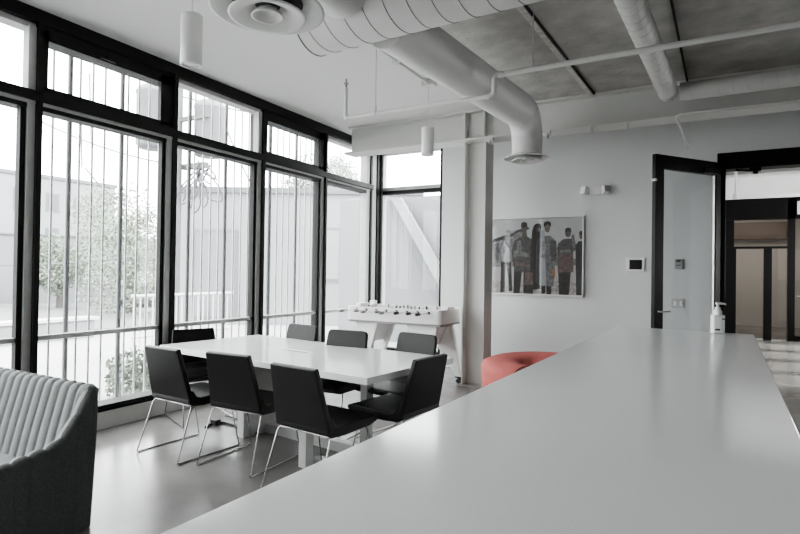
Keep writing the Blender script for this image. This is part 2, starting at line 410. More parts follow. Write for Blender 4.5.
def diffuser(loc, s, label):
    t = thing('ceiling_diffuser', label, 'diffuser', loc, group='round air diffusers')
    o = MB().lathe([(.56 * s, .10 * s), (.66 * s, .04 * s), (.9 * s, -.06 * s), (1.0 * s, -.10 * s), (1.0 * s, -.12 * s), (.95 * s, -.125 * s), (.80 * s, -.07 * s), (.66 * s, .02 * s)], n=56)
    o.build('outer_cone', M['duct'], t)
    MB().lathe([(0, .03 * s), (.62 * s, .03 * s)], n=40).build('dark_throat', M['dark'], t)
    MB().lathe([(.26 * s, -.02 * s), (.45 * s, -.10 * s), (.66 * s, -.20 * s), (.68 * s, -.215 * s), (.67 * s, -.235 * s), (.62 * s, -.235 * s), (.42 * s, -.17 * s), (.27 * s, -.10 * s), (.22 * s, -.03 * s)], n=56).build('middle_cone', M['duct'], t)
    MB().lathe([(0, -.13 * s), (.14 * s, -.14 * s), (.22 * s, -.20 * s), (.255 * s, -.235 * s), (.28 * s, -.235 * s), (.28 * s, -.21 * s), (.16 * s, -.08 * s), (0, -.06 * s)], n=40).build('inner_cone', M['duct'], t)
    return t
diffuser((-1.93, 2.07, 2.80), .285, 'large white round ceiling diffuser at top left, nearest the viewer')
diffuser(tuple(DIFF2 + Vector((0, 0, 0))), .25, 'white round diffuser on the end of the elbowed duct by the column')

# ------------------------------------------------------------------ pipes
t = thing('sprinkler_pipe', 'white sprinkler pipe stepping up across the ceiling in front of the ducts', 'pipe', (-1.5, 4.3, 3.0))
yP = 4.3
MB().tube([(-2.985, yP, 2.925), (-1.56, yP, 2.925)], .019, 12).build('lower_run', M['pipe'], t, world=True)
MB().tube([(-1.56, yP, 2.925), (-1.52, yP, 2.93), (-1.505, yP, 2.955), (-1.505, yP, 3.06), (-1.49, yP, 3.085), (-1.45, yP, 3.093)], .024, 12).tube([(-1.58, yP, 2.925), (-1.545, yP, 2.925)], .028, 12).tube([(-1.47, yP, 3.093), (-1.43, yP, 3.093)], .028, 12)\
    .tube([(-1.505, yP, 2.985), (-1.505, yP, 3.01)], .028, 12).build('step_elbow', M['pipe'], t, world=True)
MB().tube([(-1.45, yP, 3.093), (2.6, yP, 3.093)], .022, 12).build('upper_run', M['pipe'], t, world=True)
MB().tube([(-2.97, yP, 2.92), (-2.99, yP, 2.927), (-2.995, yP, 2.955), (-2.995, yP, 3.22)], .019, 12).build('riser', M['pipe'], t, world=True)
MB().tube([(-2.995, yP, 3.22), (-2.995, yP, 3.25)], .012, 10).tube([(-2.995, yP, 3.25), (-2.995, yP, 3.262)], .022, 10).tube([(-2.995, yP, 3.262), (-2.995, yP, 3.30)], .008, 8).build('sprinkler_head', M['gplast'], t, world=True)
for x, z0 in ((-2.66, 2.93), (-1.19, 3.1)):
    h = MB().tube([(x, yP, z0), (x, yP, CE)], .006, 8).build('hanger_rod', M['pipe'], t, world=True)
    MB().tube([(x - .012, yP, z0 - .005), (x + .012, yP, z0 - .005)], .027, 12).tube([(x, yP, z0 + .015), (x, yP, z0 + .06)], .012, 8).build('clamp', M['pipe'], h, world=True)
t = thing('ceiling_conduit', 'thin white conduit running along the white ceiling to the pendant light', 'conduit', (-2.58, 4, 3.5))
MB().tube([(-2.605, 2.9, 3.505), (-2.60, 5.25, 3.505)], .016, 10).build('tube', M['pipe'], t, world=True)
MB().box(-2.66, -2.52, 5.235, 5.34, 3.47, 3.54).build('junction_box', M['pipe'], t, world=True, bevel=.006)
for (yy, xx) in ((4.57, .05), (4.62, .02)): MB().box(-2.64, -2.605 + xx, yy - .01, yy + .01, 3.48, 3.54).build('conduit_clip', M['pipe'], t, world=True)

# ------------------------------------------------------------------ pendants
def pendant(x, y, zb, h, label):
    t = thing('pendant_light', label, 'lamp', (x, y, zb), group='cylindrical pendant lights')
    MB().lathe([(0, h), (.055, h), (.066, h - .004), (.068, h - .012), (.068, .004), (.066, 0), (.058, 0), (.056, .012), (.0, .016)], n=40).build('lamp_shade', M['plast'], t)
    MB().lathe([(0, .006), (.03, .006), (.034, .01), (.056, .014)], n=30).build('lens', M['lens'], t)
    MB().tube([(0, 0, h), (0, 0, CE - zb)], .0035, 8).build('cord', M['pipe'], t)
    MB().lathe([(0, -.02), (.05, -.02), (.055, -.012), (.055, 0)], (0, 0, CE - zb), 24).build('canopy', M['plast'], t)
    return t
pendant(-2.908, 2.42, 2.775, .33, 'white cylinder pendant lamp hanging close, at upper left by the windows')
pendant(-2.60, 5.29, 2.725, .30, 'white cylinder pendant lamp hanging further back before the steel beam')

# ------------------------------------------------------------------ counter
CA = Vector((-.690, -.35, 0)); 
cz = 1.07
t = thing('bar_counter', 'long pale grey bar counter filling the foreground on the right', 'counter', (-.1, 2, 0))
top = [(-.7, -.1), (-.551, 4.403), (.316, 4.345), (.15, -.1 + .0), ]
poly = round_poly(top, [.0, .012, .012, .0])
MB().prism(poly, (0, 0, cz - .045), (1, 0, 0), (0, 1, 0), (0, 0, .045)).build('countertop', M['counter'], t, world=True, bevel=.004)
MB().prism([(-.36, .05), (-.27, 4.10), (.20, 4.07), (.05, .05)], (0, 0, .10), (1, 0, 0), (0, 1, 0), (0, 0, cz - .145)).build('base_cabinet', M['counterb'], t, world=True, bevel=.004)
MB().prism([(-.32, .1), (-.23, 4.05), (.16, 4.02), (.01, .1)], (0, 0, 0), (1, 0, 0), (0, 1, 0), (0, 0, .10)).build('plinth', M['dark'], t, world=True)
# soap bottle
s = thing('soap_bottle', 'clear white pump soap bottle standing at the far corner of the counter', 'bottle', (.103, 4.262, cz), .35)
sq = round_poly([(-.038, -.028), (.038, -.028), (.038, .028), (-.038, .028)], .012)
MB().prism(sq, (0, 0, .001), (1, 0, 0), (0, 1, 0), (0, 0, .125)).build('bottle_body', M['soapb'], s, bevel=.005)
MB().lathe([(.024, .124), (.026, .13), (.026, .15), (.018, .162), (.017, .175), (.009, .178), (.007, .2), (0, .2)]).build('pump_collar', M['plast'], s)
MB().tube([(-.012, 0, .203), (.012, 0, .205), (.04, 0, .202), (.05, 0, .196)], .006, 10, rad=[.009, .009, .006, .005]).build('pump_nozzle', M['plast'], s)
lb = MB().box(-.03, .012, -.0295, -.0282, .015, .115).build('bottle_label', M['lblw'], s)
MB().box(-.028, .004, -.0302, -.0296, .022, .034).build('label_print', M['ink'], lb)
MB().box(.016, .034, -.0302, -.0284, .096, .104).build('label_print', M['ink'], s)

# ------------------------------------------------------------------ conference table
TR = -math.atan2(.115, .993); TCX, TCY = -3.12, 3.815
t = thing('conference_table', 'long white conference table surrounded by eight chairs', 'table', (TCX, TCY, 0), TR)
hl, hw = 1.245, .578
MB().box(-hl, hl, -hw, hw, .69, .74).build('tabletop', M['table'], t, bevel=.003)
MB().box(-.16, .16, -.03, .03, .7395, .7412).build('cable_slot_cover', M['tleg'], t)
MB().box(-.16, .14, -.036, -.020, .7415, .7425).build('cable_slot', M['ink'], t)
for (x, y) in ((.615, .20),):
    MB().box(x - .035, x + .035, y - .04, y + .05, 0, .69).build('leg', M['tleg'], t, bevel=.003)
MB().box(.59, .665, -.56, -.48, 0, .69).build('leg', M['tleg'], t, bevel=.003)
MB().box(-.36, -.28, -.37, .20, 0, .69).build('leg', M['tleg'], t, bevel=.003)
MB().box(-.66, -.58, .0, .36, 0, .69).build('leg', M['tleg'], t, bevel=.003)
MB().box(-.28, 1.0, -.13, -.05, 0, .08).build('floor_rail', M['tleg'], t, bevel=.003)
tag(MB().tube([(-3.95, 3.52, .012), (-3.99, 3.62, .012), (-3.93, 3.72, .012), (-3.75, 3.70, .012), (-3.6, 3.6, .012), (-3.42, 3.62, .012)], .011, 8)
    .tube([(-4.1, 3.9, .012), (-3.8, 3.86, .012), (-3.5, 3.72, .012)], .008, 8).box(-4.0, -3.93, 3.62, 3.68, .0, .05).build('power_cable', M['rubber']),
    'black power cable lying on the floor beneath the conference table', 'cable')

# ------------------------------------------------------------------ chairs
def make_chair(sharp, label):
    t = thing('conference_chair', label, 'chair', group='chairs around the conference table')
    m = M['leather'] if sharp else M['greyleather']
    rc = .012 if sharp else .05
    # backrest: tapered slab from z .42 (y -.13) to z .865 (y -.25)
    zb, zt, yb, yt = .430, (.842 if sharp else .888), -.155, -.255
    L = math.hypot(zt - zb, yt - yb); v = Vector((0, (yt - yb) / L, (zt - zb) / L)); n = Vector((0, v.z, -v.y))
    wb, wt = (.245, .205) if sharp else (.235, .215)
    out = round_poly([(-wb, 0), (wb, 0), (wt, L), (-wt, L)], [.02, .02, rc, rc], 6)
    MB().prism(out, (0, yb, zb), (1, 0, 0), tuple(v), tuple(n * .038)).build('backrest', m, t, bevel=.009, seg=3)
    # seat: cushion profile in side view, bending up into the back
    prof = [(-.165, .428), (-.12, .402), (.0, .395), (.26, .402), (.33, .42), (.355, .437), (.35, .455), (.31, .468), (.1, .466), (-.05, .462), (-.09, .475), (-.118, .52), (-.155, .53)]
    w2 = .238
    MB().prism(prof, (-w2, 0, 0), (0, 1, 0), (0, 0, 1), (2 * w2, 0, 0)).build('seat', m, t, bevel=.012, seg=3)
    # chrome sled frame
    r = .0055
    zr = 0
    for s in (-1, 1):
        MB().tube([(s * .225, -.13, .405), (s * .236, -.145, .385), (s * .255, -.262, .02)], r).build('leg', M['chrome'], t)
        MB().tube([(s * .255, .31, .02), (s * .235, .23, .385), (s * .225, .215, .405)], r).build('leg', M['chrome'], t)
        MB().tube([(s * .255, -.262, .02), (s * .255, -.266, .010), (s * .255, -.255, .0065), (s * .255, .305, .0065), (s * .255, .313, .010), (s * .255, .31, .02)], r).build('runner', M['chrome'], t)
    MB().tube([(-.225, -.13, .405), (-.21, -.135, .409), (.21, -.135, .409), (.225, -.13, .405)], r).build('crossbar', M['chrome'], t)
    MB().tube([(-.225, .215, .405), (.225, .215, .405)], r).build('crossbar', M['chrome'], t)
    return t
cb = make_chair(True, 'black leather chair on near side of table, leftmost, nearest the windows')
cb.location = (-3.612, 3.031, 0); cb.rotation_euler = (0, 0, math.radians(-3.5))
recopy(cb, (-3.003, 3.095, 0), math.radians(2.6), 'black leather chair at middle of near side of table')
recopy(cb, (-2.233, 2.946, 0), math.radians(-6.5), 'black leather chair on near side of table, rightmost, beside counter edge')
recopy(cb, (-1.93, 3.585, 0), math.radians(82), 'black leather chair at right end of table, seen in profile, back to the counter')
recopy(cb, (-4.30, 3.76, 0), math.radians(-112), 'black leather chair at left end of table against window sill')
cg = make_chair(False, 'charcoal rounded-back chair on far side of table, leftmost of three')
cg.location = (-3.665, 4.27, 0); cg.rotation_euler = (0, 0, math.radians(171))
recopy(cg, (-2.93, 4.09, 0), math.radians(183), 'charcoal rounded-back chair on far side of table, middle of three')
recopy(cg, (-2.317, 4.25, 0), math.radians(170), 'charcoal rounded-back chair on far side of table, rightmost of three, before football table')

# ------------------------------------------------------------------ football table
fx0, fx1, fy0, fy1, fz0, fz1 = -4.20, -2.79, 6.12, 6.78, .81, .99
t = thing('football_table', 'white table football table with dark-tipped rods by the corner window', 'game table', ((fx0 + fx1) / 2, (fy0 + fy1) / 2, 0))
w_ = MB()
outer = round_poly([(fx0, fy0), (fx1, fy0), (fx1, fy1), (fx0, fy1)], .07, 6); inner = round_poly([(fx0 + .10, fy0 + .045), (fx1 - .10, fy0 + .045), (fx1 - .10, fy1 - .045), (fx0 + .10, fy1 - .045)], .03, 6)
n_ = len(outer); vs = [(*p, z) for z in (fz0, fz1) for p in outer] + [(*p, z) for z in (fz0 + .05, fz1) for p in inner]
fs = []
for i in range(n_):
    j = (i + 1) % n_
    fs += [(i, j, n_ + j, n_ + i), (n_ + i, n_ + j, 3 * n_ + j, 3 * n_ + i), (3 * n_ + i, 3 * n_ + j, 2 * n_ + j, 2 * n_ + i)]
fs += [tuple(reversed(range(n_))), tuple(range(2 * n_, 3 * n_))]
w_.add(vs, fs); w_.build('table_body', M['foos'], t, world=True)
MB().box(fx0 + .11, fx1 - .11, fy0 + .05, fy1 - .05, fz0 + .051, fz0 + .056).build('playfield', M['field'], t, world=True)
MB().box(fx0 + .02, fx1 - .02, fy0 + .02, fy1 - .02, fz0 - .03, fz0).build('underframe', M['gplast'], t, world=True)
for k in range(8):
    x = fx0 + .17 + k * (fx1 - fx0 - .34) / 7
    off = [-.05, .06, -.02, .07, -.08, .02, .05, .0][k]
    near = k % 2 == 0
    ya, yb_ = (fy0 - .25 + off, fy1 + .02 + off) if True else (0, 0)
    rd = MB().tube([(x, ya, .95), (x, yb_, .95)], .007, 8).build('rod', M['brush'], t, world=True)
    MB().tube([(x, ya - .10, .95), (x, ya - .095, .95), (x, ya - .01, .95), (x, ya, .95)], .014, 10, rad=[.013, .019, .018, .010]).build('handle', M['rubber' if k > 4 else 'gplast'], rd, world=True)
    MB().tube([(x, fy0 - .012, .95), (x, fy0 + .0, .95)], .018, 12).build('bearing', M['rubber'], rd, world=True)
    nf = [1, 2, 3, 5, 5, 3, 2, 1][k]
    for q in range(nf):
        y = (fy0 + fy1) / 2 + (q - (nf - 1) / 2) * .44 / max(nf - 1, 1) + off * .5
        MB().box(x - .008, x + .008, y - .014, y + .014, .89, .97).lathe([(0, 1.0), (.011, .995), (.015, .98), (.008, .965)], (x, y, 0), 10).box(x - .014, x + .014, y - .01, y + .01, .88, .895).build('player_figure', M['rubber' if k in (0, 1, 3, 5) else 'gplast'], rd, world=True)
for (x0, x1, lean) in ((fx0 + .12, fx0 + .46, -1), (fx1 - .52, fx1 - .09, 1)):
    for y in (fy0 + .06, fy1 - .12):
        # splayed panel leg narrowing to the floor
        xf = (x0 + .02 if y > 6.4 else x0 + .1) if lean < 0 else (x1 + .10 if y > 6.4 else x1 - .12)
        MB().prism([(x0, fz0 - .03), (x1, fz0 - .03), (xf + .04, .09), (xf - .04, .09)] if lean > 0 else [(x0, fz0 - .03), (x1, fz0 - .03), (xf + .04, .09), (xf - .04, .09)], (0, y, 0), (1, 0, 0), (0, 0, 1), (0, .06, 0)).build('leg', M['foos'], t, world=True, bevel=.006)
        cs = MB().box(xf - .05, xf + .05, y + .0, y + .06, .075, .092).tube([(xf, y + .005, .035), (xf, y + .025, .035)], .034, 14).tube([(xf, y + .04, .035), (xf, y + .06, .035)], .034, 14)
        cs.box(xf - .012, xf + .012, y + .01, y + .05, .03, .08).build('caster', M['rubber'], t, world=True)
    MB().prism([(x0 + .05, fz0 - .03), (x1 - .05, fz0 - .03), ((x0 + x1) / 2 + .03 * lean, .5)], (0, fy0 + .12, 0), (1, 0, 0), (0, 0, 1), (0, fy1 - fy0 - .24, 0)).build('leg_brace', M['foos'], t, world=True)
for x in (fx0 + .05, fx1 - .05):
    MB().box(x - .04, x + .04, (fy0 + fy1) / 2 - .11, (fy0 + fy1) / 2 + .11, fz1 - .005, fz1 + .03).build('score_counter', M['plast'], t, world=True, bevel=.004)
MB().box(fx0 - .03, fx0 + .05, fy1 - .02, fy1 + .06, fz1 - .06, fz1 + .05).build('ball_tray', M['plast'], t, world=True, bevel=.006)

# ------------------------------------------------------------------ channel-tufted seats
def shell(path, hts, zb, th, period, amp, name, mats, parent, flare=.0, outer_amp=None, inner_z=None, samples=8, recl=0.0):
    """swept upholstered shell; path: dense list of plan points (outer line), inward normal to the left"""
    P = [Vector((*p, 0)) for p in path]; N = len(P)
    S = [0]
    for i in range(1, N): S.append(S[-1] + (P[i] - P[i - 1]).length)
    tot = S[-1]; cnt = int(tot / period * samples)
    def at(s, arr):
        for i in range(1, N):
            if S[i] >= s - 1e-9:
                f = (s - S[i - 1]) / max(S[i] - S[i - 1], 1e-9); return arr[i - 1] * (1 - f) + arr[i] * f
        return arr[-1]
    rows = []; rv = th / 2 if th < .15 else .085
    for k in range(cnt + 1):
        s = tot * k / cnt; p = at(s, P); h = at(s, hts)
        e = .03; tg = (at(min(tot, s + e), P) - at(max(0, s - e), P)).normalized(); nn = Vector((-tg.y, tg.x, 0))
        rib = abs(math.sin(PI * s / period)) ** .5
        oa = (outer_amp if outer_amp is not None else amp) * rib; ia = amp * rib
        iz = inner_z if inner_z is not None else zb
        row = []
        H = h - zb
        for z, off in ((zb, flare * .9), (zb + H * .35, flare * .45), (zb + H * .7, flare * .12), (h - rv, 0)):
            row.append(p + nn * (off) - nn * oa + Vector((0, 0, z)))
        for q in range(1, 6):
            a = PI * q / 6
            c = p + nn * th / 2 + Vector((0, 0, h - rv))
            rr = th / 2 + ia * .8
            row.append(c - nn * math.cos(a) * rr + Vector((0, 0, math.sin(a) * (rr if th < .15 else rv))))
        row.append(p + nn * (th + ia) + Vector((0, 0, h - rv)))
        row.append(p + nn * (th * 1.1 + recl * .5 + ia) + Vector((0, 0, (h + iz) / 2)))
        row.append(p + nn * (th * 1.25 + recl + ia) + Vector((0, 0, min(iz, h - rv - .02))))
        rows.append(row)
    m = len(rows[0]); vs = [v for r in rows for v in r]; fs = []
    for i in range(cnt):
        for j in range(m - 1): fs.append((i * m + j, i * m + j + 1, (i + 1) * m + j + 1, (i + 1) * m + j))
    mb = MB()
    mb.add(vs, fs, True)
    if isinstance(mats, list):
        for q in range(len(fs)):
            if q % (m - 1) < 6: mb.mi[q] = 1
    mb.add(rows[0], [tuple(range(m))]); mb.add(rows[-1], [tuple(range(m))])
    return mb.build(name, mats, parent, world=True)

# sofa: faces the viewer's side, right end near the windows' foot
sx0, sx1, syb, syf = -4.60, -2.94, 1.90, 1.02
t = thing('tufted_sofa', 'grey-green channel-tufted sofa at lower left with sloping arm', 'sofa', ((sx0 + sx1) / 2, 1.5, 0))
path = []; hts = []
# travel anticlockwise seen from above so that "left" is inward: right arm front -> back right corner -> back left -> left arm front
for k in range(13):
    f = k / 12; path.append((sx1 + .06 * (1 - f), syf + (syb - .12 - syf) * f)); hts.append(.43 + .10 * f + (.16 * max(0, (f - .8) / .2) ** 1.5))
for k in range(1, 9):
    a = PI / 2 * k / 8; path.append((sx1 - .10 + .10 * math.cos(a), syb - .12 + .12 * math.sin(a))); hts.append(.69 + .085 * min(1, k / 3))
for k in range(1, 25):
    f = k / 24; path.append((sx1 - .10 + (sx0 + .10 - sx1 + .10) * f, syb)); hts.append(.775)
for k in range(1, 9):
    a = PI / 2 + PI / 2 * k / 8; path.append((sx0 + .10 + .10 * math.cos(a), syb - .12 + .12 * math.sin(a))); hts.append(.775 - .085 * k / 8)
for k in range(1, 13):
    f = k / 12; path.append((sx0 - .06 * f, syb - .12 + (syf - syb + .12) * f)); hts.append(.53 - .10 * f)
shell(path, hts, .005, .065, .082, .023, 'backrest', [M['sofa'], M['sofa_shade']], t, flare=.03, outer_amp=.008, inner_z=.29, recl=.10, samples=12)
MB().prism(round_poly([(sx0 + .13, syf + .0), (sx1 - .10, syf + .0), (sx1 - .12, syb - .12), (sx0 + .13, syb - .12)], .08), (0, 0, .12), (1, 0, 0), (0, 1, 0), (0, 0, .22)).build('seat', M['sofa'], t, world=True, bevel=.04, seg=4)
for x in (sx0 + .12, sx1 - .14):
    for y in (syf + .12, syb - .16):
        MB().tube([(x, y, .17), (x, y, 0)], .02, 12, rad=[.024, .015]).build('leg', M['rubber'], t, world=True)

# red lounge chair
t = thing('red_lounge_chair', 'coral red ribbed lounge chair behind the counter, beside the column', 'chair', (-1.58, 6.22, 0))
path = []; hts = []
cx, cy, rx, ry = -1.61, 6.24, .66, .64
for k in range(49):
    a = math.radians(10 + 250 * k / 48)     # open towards the counter
    path.append((cx + rx * math.cos(a), cy + ry * math.sin(a))); hts.append(.515 - .06 * max(0, (k - 14) / 34) ** 1.2 - .10 * max(0, (8 - k) / 8))
shell(path, hts, .03, .46, .045, .0025, 'backrest', [M['red'], M['red']], t, flare=.03, inner_z=.34, samples=4)
MB().lathe([(0, .33), (.1, .33), (.13, .31), (.14, .24), (.14, .12), (0, .12)], (cx, cy, 0), 40).build('seat', M['redd'], t, world=True)
MB().lathe([(.0, .0), (.3, .0), (.3, .12), (0, .12)], (cx, cy, 0), 32).build('plinth', M['rubber'], t, world=True)

# ------------------------------------------------------------------ picture on the end wall
px0, px1, pz0, pz1 = -2.80, -1.405, 1.15, 2.27
t = thing('framed_photograph', 'framed photograph of six standing people hanging on the end wall', 'picture', ((px0 + px1) / 2, YE - .02, (pz0 + pz1) / 2))
fr = MB(); d0, d1 = YE - .045, YE - .002
fr.box(px0, px1, d0, d1, pz1 - .014, pz1); fr.box(px0, px1, d0, d1, pz0, pz0 + .022); fr.box(px0, px0 + .018, d0, d1, pz0, pz1); fr.box(px1 - .018, px1, d0, d1, pz0, pz1)
fr.build('picture_frame', M['plast'], t, world=True, bevel=.002)
M['pglass'] = glass_mat('picture_glazing', (.97, .97, .97), .35)
pr_cols = dict(org=(.32, .16, .08), brn=(.13, .095, .088), g5=(.42, .40, .39), sky=(.47, .48, .48), bld=(.12, .12, .12), ground=(.36, .33, .32), mid=(.20, .19, .185), g1=(.035, .033, .032), g2=(.085, .083, .08), g3=(.16, .16, .16), g4=(.26, .27, .28), skin=(.10, .085, .075), skin2=(.18, .16, .145), red=(.15, .08, .075), jean=(.06, .062, .068), dress=(.33, .35, .38), roof=(.06, .06, .06))
pm = {k: mat('print_' + k, v, .5, noise=(22, .06 if k in ('sky', 'g5', 'dress') else .42, 8)) for k, v in pr_cols.items()}
keys = list(pm.keys()); PW = px1 - px0; PH = pz1 - pz0
pb = MB(); layer = [0]
def pp(poly, key):
    layer[0] += 1; y = YE - .018 - layer[0] * .00006
    poly = [(min(.985, max(.01, u)), min(.985, max(.015, v))) for u, v in poly]
    pb.add([(px0 + u * PW, y, pz0 + v * PH) for u, v in poly], [tuple(range(len(poly)))], False, keys.index(key))
def ell(u, v, ru, rv, key, n=18): pp([(u + ru * math.cos(2 * PI * k / n), v + rv * math.sin(2 * PI * k / n)) for k in range(n)], key)
def Q(cx, cy):
    u = .057 + (cx - 60) * .00211; tp = 92 - (cx - 60) * .0225; bt = 455 + (cx - 60) * .029
    return (u, (bt - cy) / (bt - tp))
def pq(pts, key): pp([Q(*p) for p in pts], key)
def eq(cx, cy, rx_, ry_, key, n=16): pq([(cx + rx_ * math.cos(2 * PI * k / n), cy + ry_ * math.sin(2 * PI * k / n)) for k in range(n)], key)
pp([(0, 0), (1, 0), (1, 1), (0, 1)], 'sky')
pq([(20, 305), (510, 300), (510, 480), (20, 470)], 'ground'); pq([(20, 325), (510, 318), (510, 395), (20, 390)], 'g5')
pq([(20, 288), (510, 285), (510, 318), (20, 322)], 'mid')
pq([(30, 205), (108, 175), (165, 150), (235, 140), (240, 290), (30, 292)], 'g4'); pq([(20, 215), (70, 188), (150, 168), (232, 128), (252, 140), (160, 180), (75, 204), (20, 225)], 'roof')
pq([(68, 215), (98, 206), (98, 292), (68, 292)], 'bld'); pq([(170, 170), (205, 152), (205, 292), (170, 292)], 'mid')
for x0, x1 in ((40, 62), (106, 110)): pq([(x0, 270), (x1, 270), (x1, 300), (x0, 300)], 'bld')
# far left figure, pale jacket
pq([(107, 296), (131, 296), (130, 445), (104, 447)], 'g1'); pq([(133, 296), (158, 294), (167, 440), (149, 442), (140, 350)], 'g1')
pq([(112, 195), (130, 180), (150, 180), (168, 198), (170, 300), (104, 302), (97, 240)], 'g3'); pq([(116, 205), (138, 190), (150, 235), (150, 300), (112, 300), (104, 250)], 'g4'); pq([(128, 185), (150, 230), (146, 236), (122, 190)], 'g1')
eq(141, 163, 12, 17, 'skin2'); eq(141, 153, 13, 10, 'g2')
# second figure, dark jacket, arms folded
pq([(174, 335), (214, 345), (203, 456), (172, 454)], 'g1'); pq([(222, 345), (270, 350), (270, 460), (222, 458)], 'g1')
pq([(172, 200), (205, 180), (240, 178), (268, 198), (274, 290), (264, 358), (176, 345), (160, 250)], 'g2'); pq([(166, 250), (200, 240), (250, 262), (248, 280), (200, 272), (170, 282)], 'g3'); pq([(184, 205), (205, 195), (212, 240), (190, 245)], 'g3'); pq([(180, 300), (255, 306), (252, 325), (180, 320)], 'brn')
pq([(212, 160), (236, 160), (238, 184), (210, 184)], 'skin'); eq(223, 140, 14, 21, 'skin'); pq([(206, 134), (208, 114), (222, 108), (237, 114), (239, 134)], 'g1')
# third figure, long dark coat and hair
pq([(262, 150), (272, 124), (290, 115), (306, 124), (308, 200), (306, 430), (268, 434), (256, 320), (258, 210)], 'g1'); eq(292, 143, 9, 15, 'skin'); pq([(282, 200), (290, 198), (292, 400), (284, 402)], 'g2')
pq([(230, 350), (268, 352), (270, 412), (226, 410)], 'brn')
# fourth figure, pale jacket with light dress
pq([(334, 395), (360, 395), (358, 460), (336, 460)], 'g1'); pq([(308, 395), (330, 395), (330, 450), (312, 450)], 'g1')
pq([(304, 200), (322, 178), (352, 176), (380, 204), (386, 300), (374, 312), (368, 418), (314, 416), (306, 300)], 'g3'); pq([(348, 190), (378, 206), (382, 290), (356, 300)], 'g2')
pq([(304, 150), (322, 150), (334, 415), (304, 414)], 'dress'); pq([(304, 262), (332, 262), (332, 280), (304, 280)], 'mid'); pq([(304, 205), (328, 205), (330, 250), (304, 250)], 'g4')
eq(336, 138, 14, 22, 'skin2'); pq([(318, 136), (320, 112), (336, 106), (352, 112), (354, 134), (336, 120)], 'g1')
eq(369, 352, 7, 26, 'org')
# fifth figure, hand at the mouth
pq([(388, 300), (452, 300), (440, 460), (394, 460)], 'g1'); pq([(384, 240), (458, 236), (460, 350), (388, 352)], 'brn')
pq([(388, 214), (412, 192), (452, 190), (466, 212), (470, 242), (450, 262), (392, 262), (382, 240)], 'g2'); pq([(448, 178), (462, 176), (472, 232), (458, 240)], 'g3'); pq([(398, 245), (446, 240), (448, 256), (400, 260)], 'g3')
eq(434, 164, 14, 20, 'skin'); pq([(419, 160), (421, 143), (434, 137), (447, 143), (449, 158)], 'g1'); eq(456, 178, 6, 8, 'skin2')
# last figure, cut by the frame
pq([(468, 222), (482, 204), (512, 202), (512, 470), (474, 462)], 'g1'); eq(494, 176, 9, 18, 'skin'); eq(494, 164, 10, 10, 'g1')
pb.build('photo_print', [pm[k] for k in keys], t, world=True)
MB().box(px0 + .01, px1 - .01, YE - .030, YE - .027, pz0 + .01, pz1 - .01).build('glazing', M['pglass'], t, world=True)

# ------------------------------------------------------------------ wall devices
t = thing('emergency_light', 'white twin-head emergency light fixed to the end wall above the picture', 'lamp', (-1.25, YE, 2.61))
MB().box(-1.34, -1.17, YE - .07, YE, 2.545, 2.665).build('housing', M['plast'], t, world=True, bevel=.008)
for x, sg in ((-1.39, -1), (-1.12, 1)):
    mt = Matrix.Translation((x, YE - .075, 2.60)) @ Matrix.Rotation(sg * .6, 4, 'Z') @ Matrix.Rotation(-.25, 4, 'X')
    MB().box(-.045, .045, -.04, .04, -.05, .055, 0, mt).box(-.036, .036, -.045, -.039, -.04, .045, 1, mt).build('lamp_head', [M['plast'], M['lens'] if sg < 0 else M['gplast']], t, world=True, bevel=.004)
t = thing('control_panel', 'small dark touch screen in a white surround on the end wall', 'wall panel', (-.75, YE, 1.6))
MB().box(-.862, -.642, YE - .022, YE, 1.512, 1.692).build('surround', M['lblw'], t, world=True, bevel=.004)
MB().box(-.826, -.674, YE - .026, YE - .021, 1.537, 1.662).build('screen', M['screen'], t, world=True)
t = thing('thermostat', 'small white thermostat on the wall behind the open glass door', 'thermostat', (-.235, YE, 1.6))
MB().box(-.29, -.20, YE - .03, YE, 1.545, 1.675).build('housing', M['gplast'], t, world=True, bevel=.006)
MB().box(-.272, -.222, YE - .034, YE - .029, 1.635, 1.662).box(-.272, -.222, YE - .034, YE - .029, 1.59, 1.60).build('display', M['screen'], t, world=True)
t = thing('light_switch', 'white double light switch plate behind the open glass door', 'switch', (-.24, YE, 1.11))
MB().box(-.325, -.175, YE - .012, YE, 1.05, 1.17).build('plate', M['devgrey'], t, world=True, bevel=.003)
for x in (-.285, -.215): MB().box(x - .016, x + .016, YE - .018, YE - .011, 1.078, 1.142).build('rocker', M['lblw'], t, world=True, bevel=.002)

# ------------------------------------------------------------------ glass door and its frame
MB().box(DX0, DX0 + .09, YE - .06, YE + .17, 0, DH).box(DX1 - .09, DX1, YE - .06, YE + .17, 0, DH).box(DX0, DX1, YE - .06, YE + .17, DH - .2, DH).build('door_1', M['doorblk'], kind='structure', bevel=.003)
hx, hy = DX0 + .02, YE - .075; ex, ey = -.475, 6.82
ang = math.atan2(ey - hy, ex - hx); LW = math.hypot(ex - hx, ey - hy)
d = thing('glass_door', 'open black-framed glass door swung back towards the end wall', 'door', (hx, hy, 0), ang)
lt = 2.845; st = .10
f = MB(); f.box(0, LW, -.025, .025, lt - .16, lt); f.box(0, LW, -.025, .025, .02, .25); f.box(0, .09, -.025, .025, .02, lt); f.box(LW - .135, LW, -.025, .025, .02, lt)
f.build('door_frame', M['doorblk'], d, bevel=.003)
MB().box(.06, LW - .1, -.006, .006, .24, lt - .15).build('door_pane', M['dglass'], d)
MB().box(.09, .097, -.012, .012, .25, lt - .16).build('glazing_bead', M['brush'], d)
MB().tube([(LW - .05, -.03, 1.05), (LW - .05, -.07, 1.05), (LW - .06, -.075, 1.05), (LW - .19, -.075, 1.05)], .01, 10).tube([(LW - .05, .03, 1.05), (LW - .05, .07, 1.05), (LW - .06, .075, 1.05), (LW - .19, .075, 1.05)], .01, 10).build('handle', M['brush'], d)
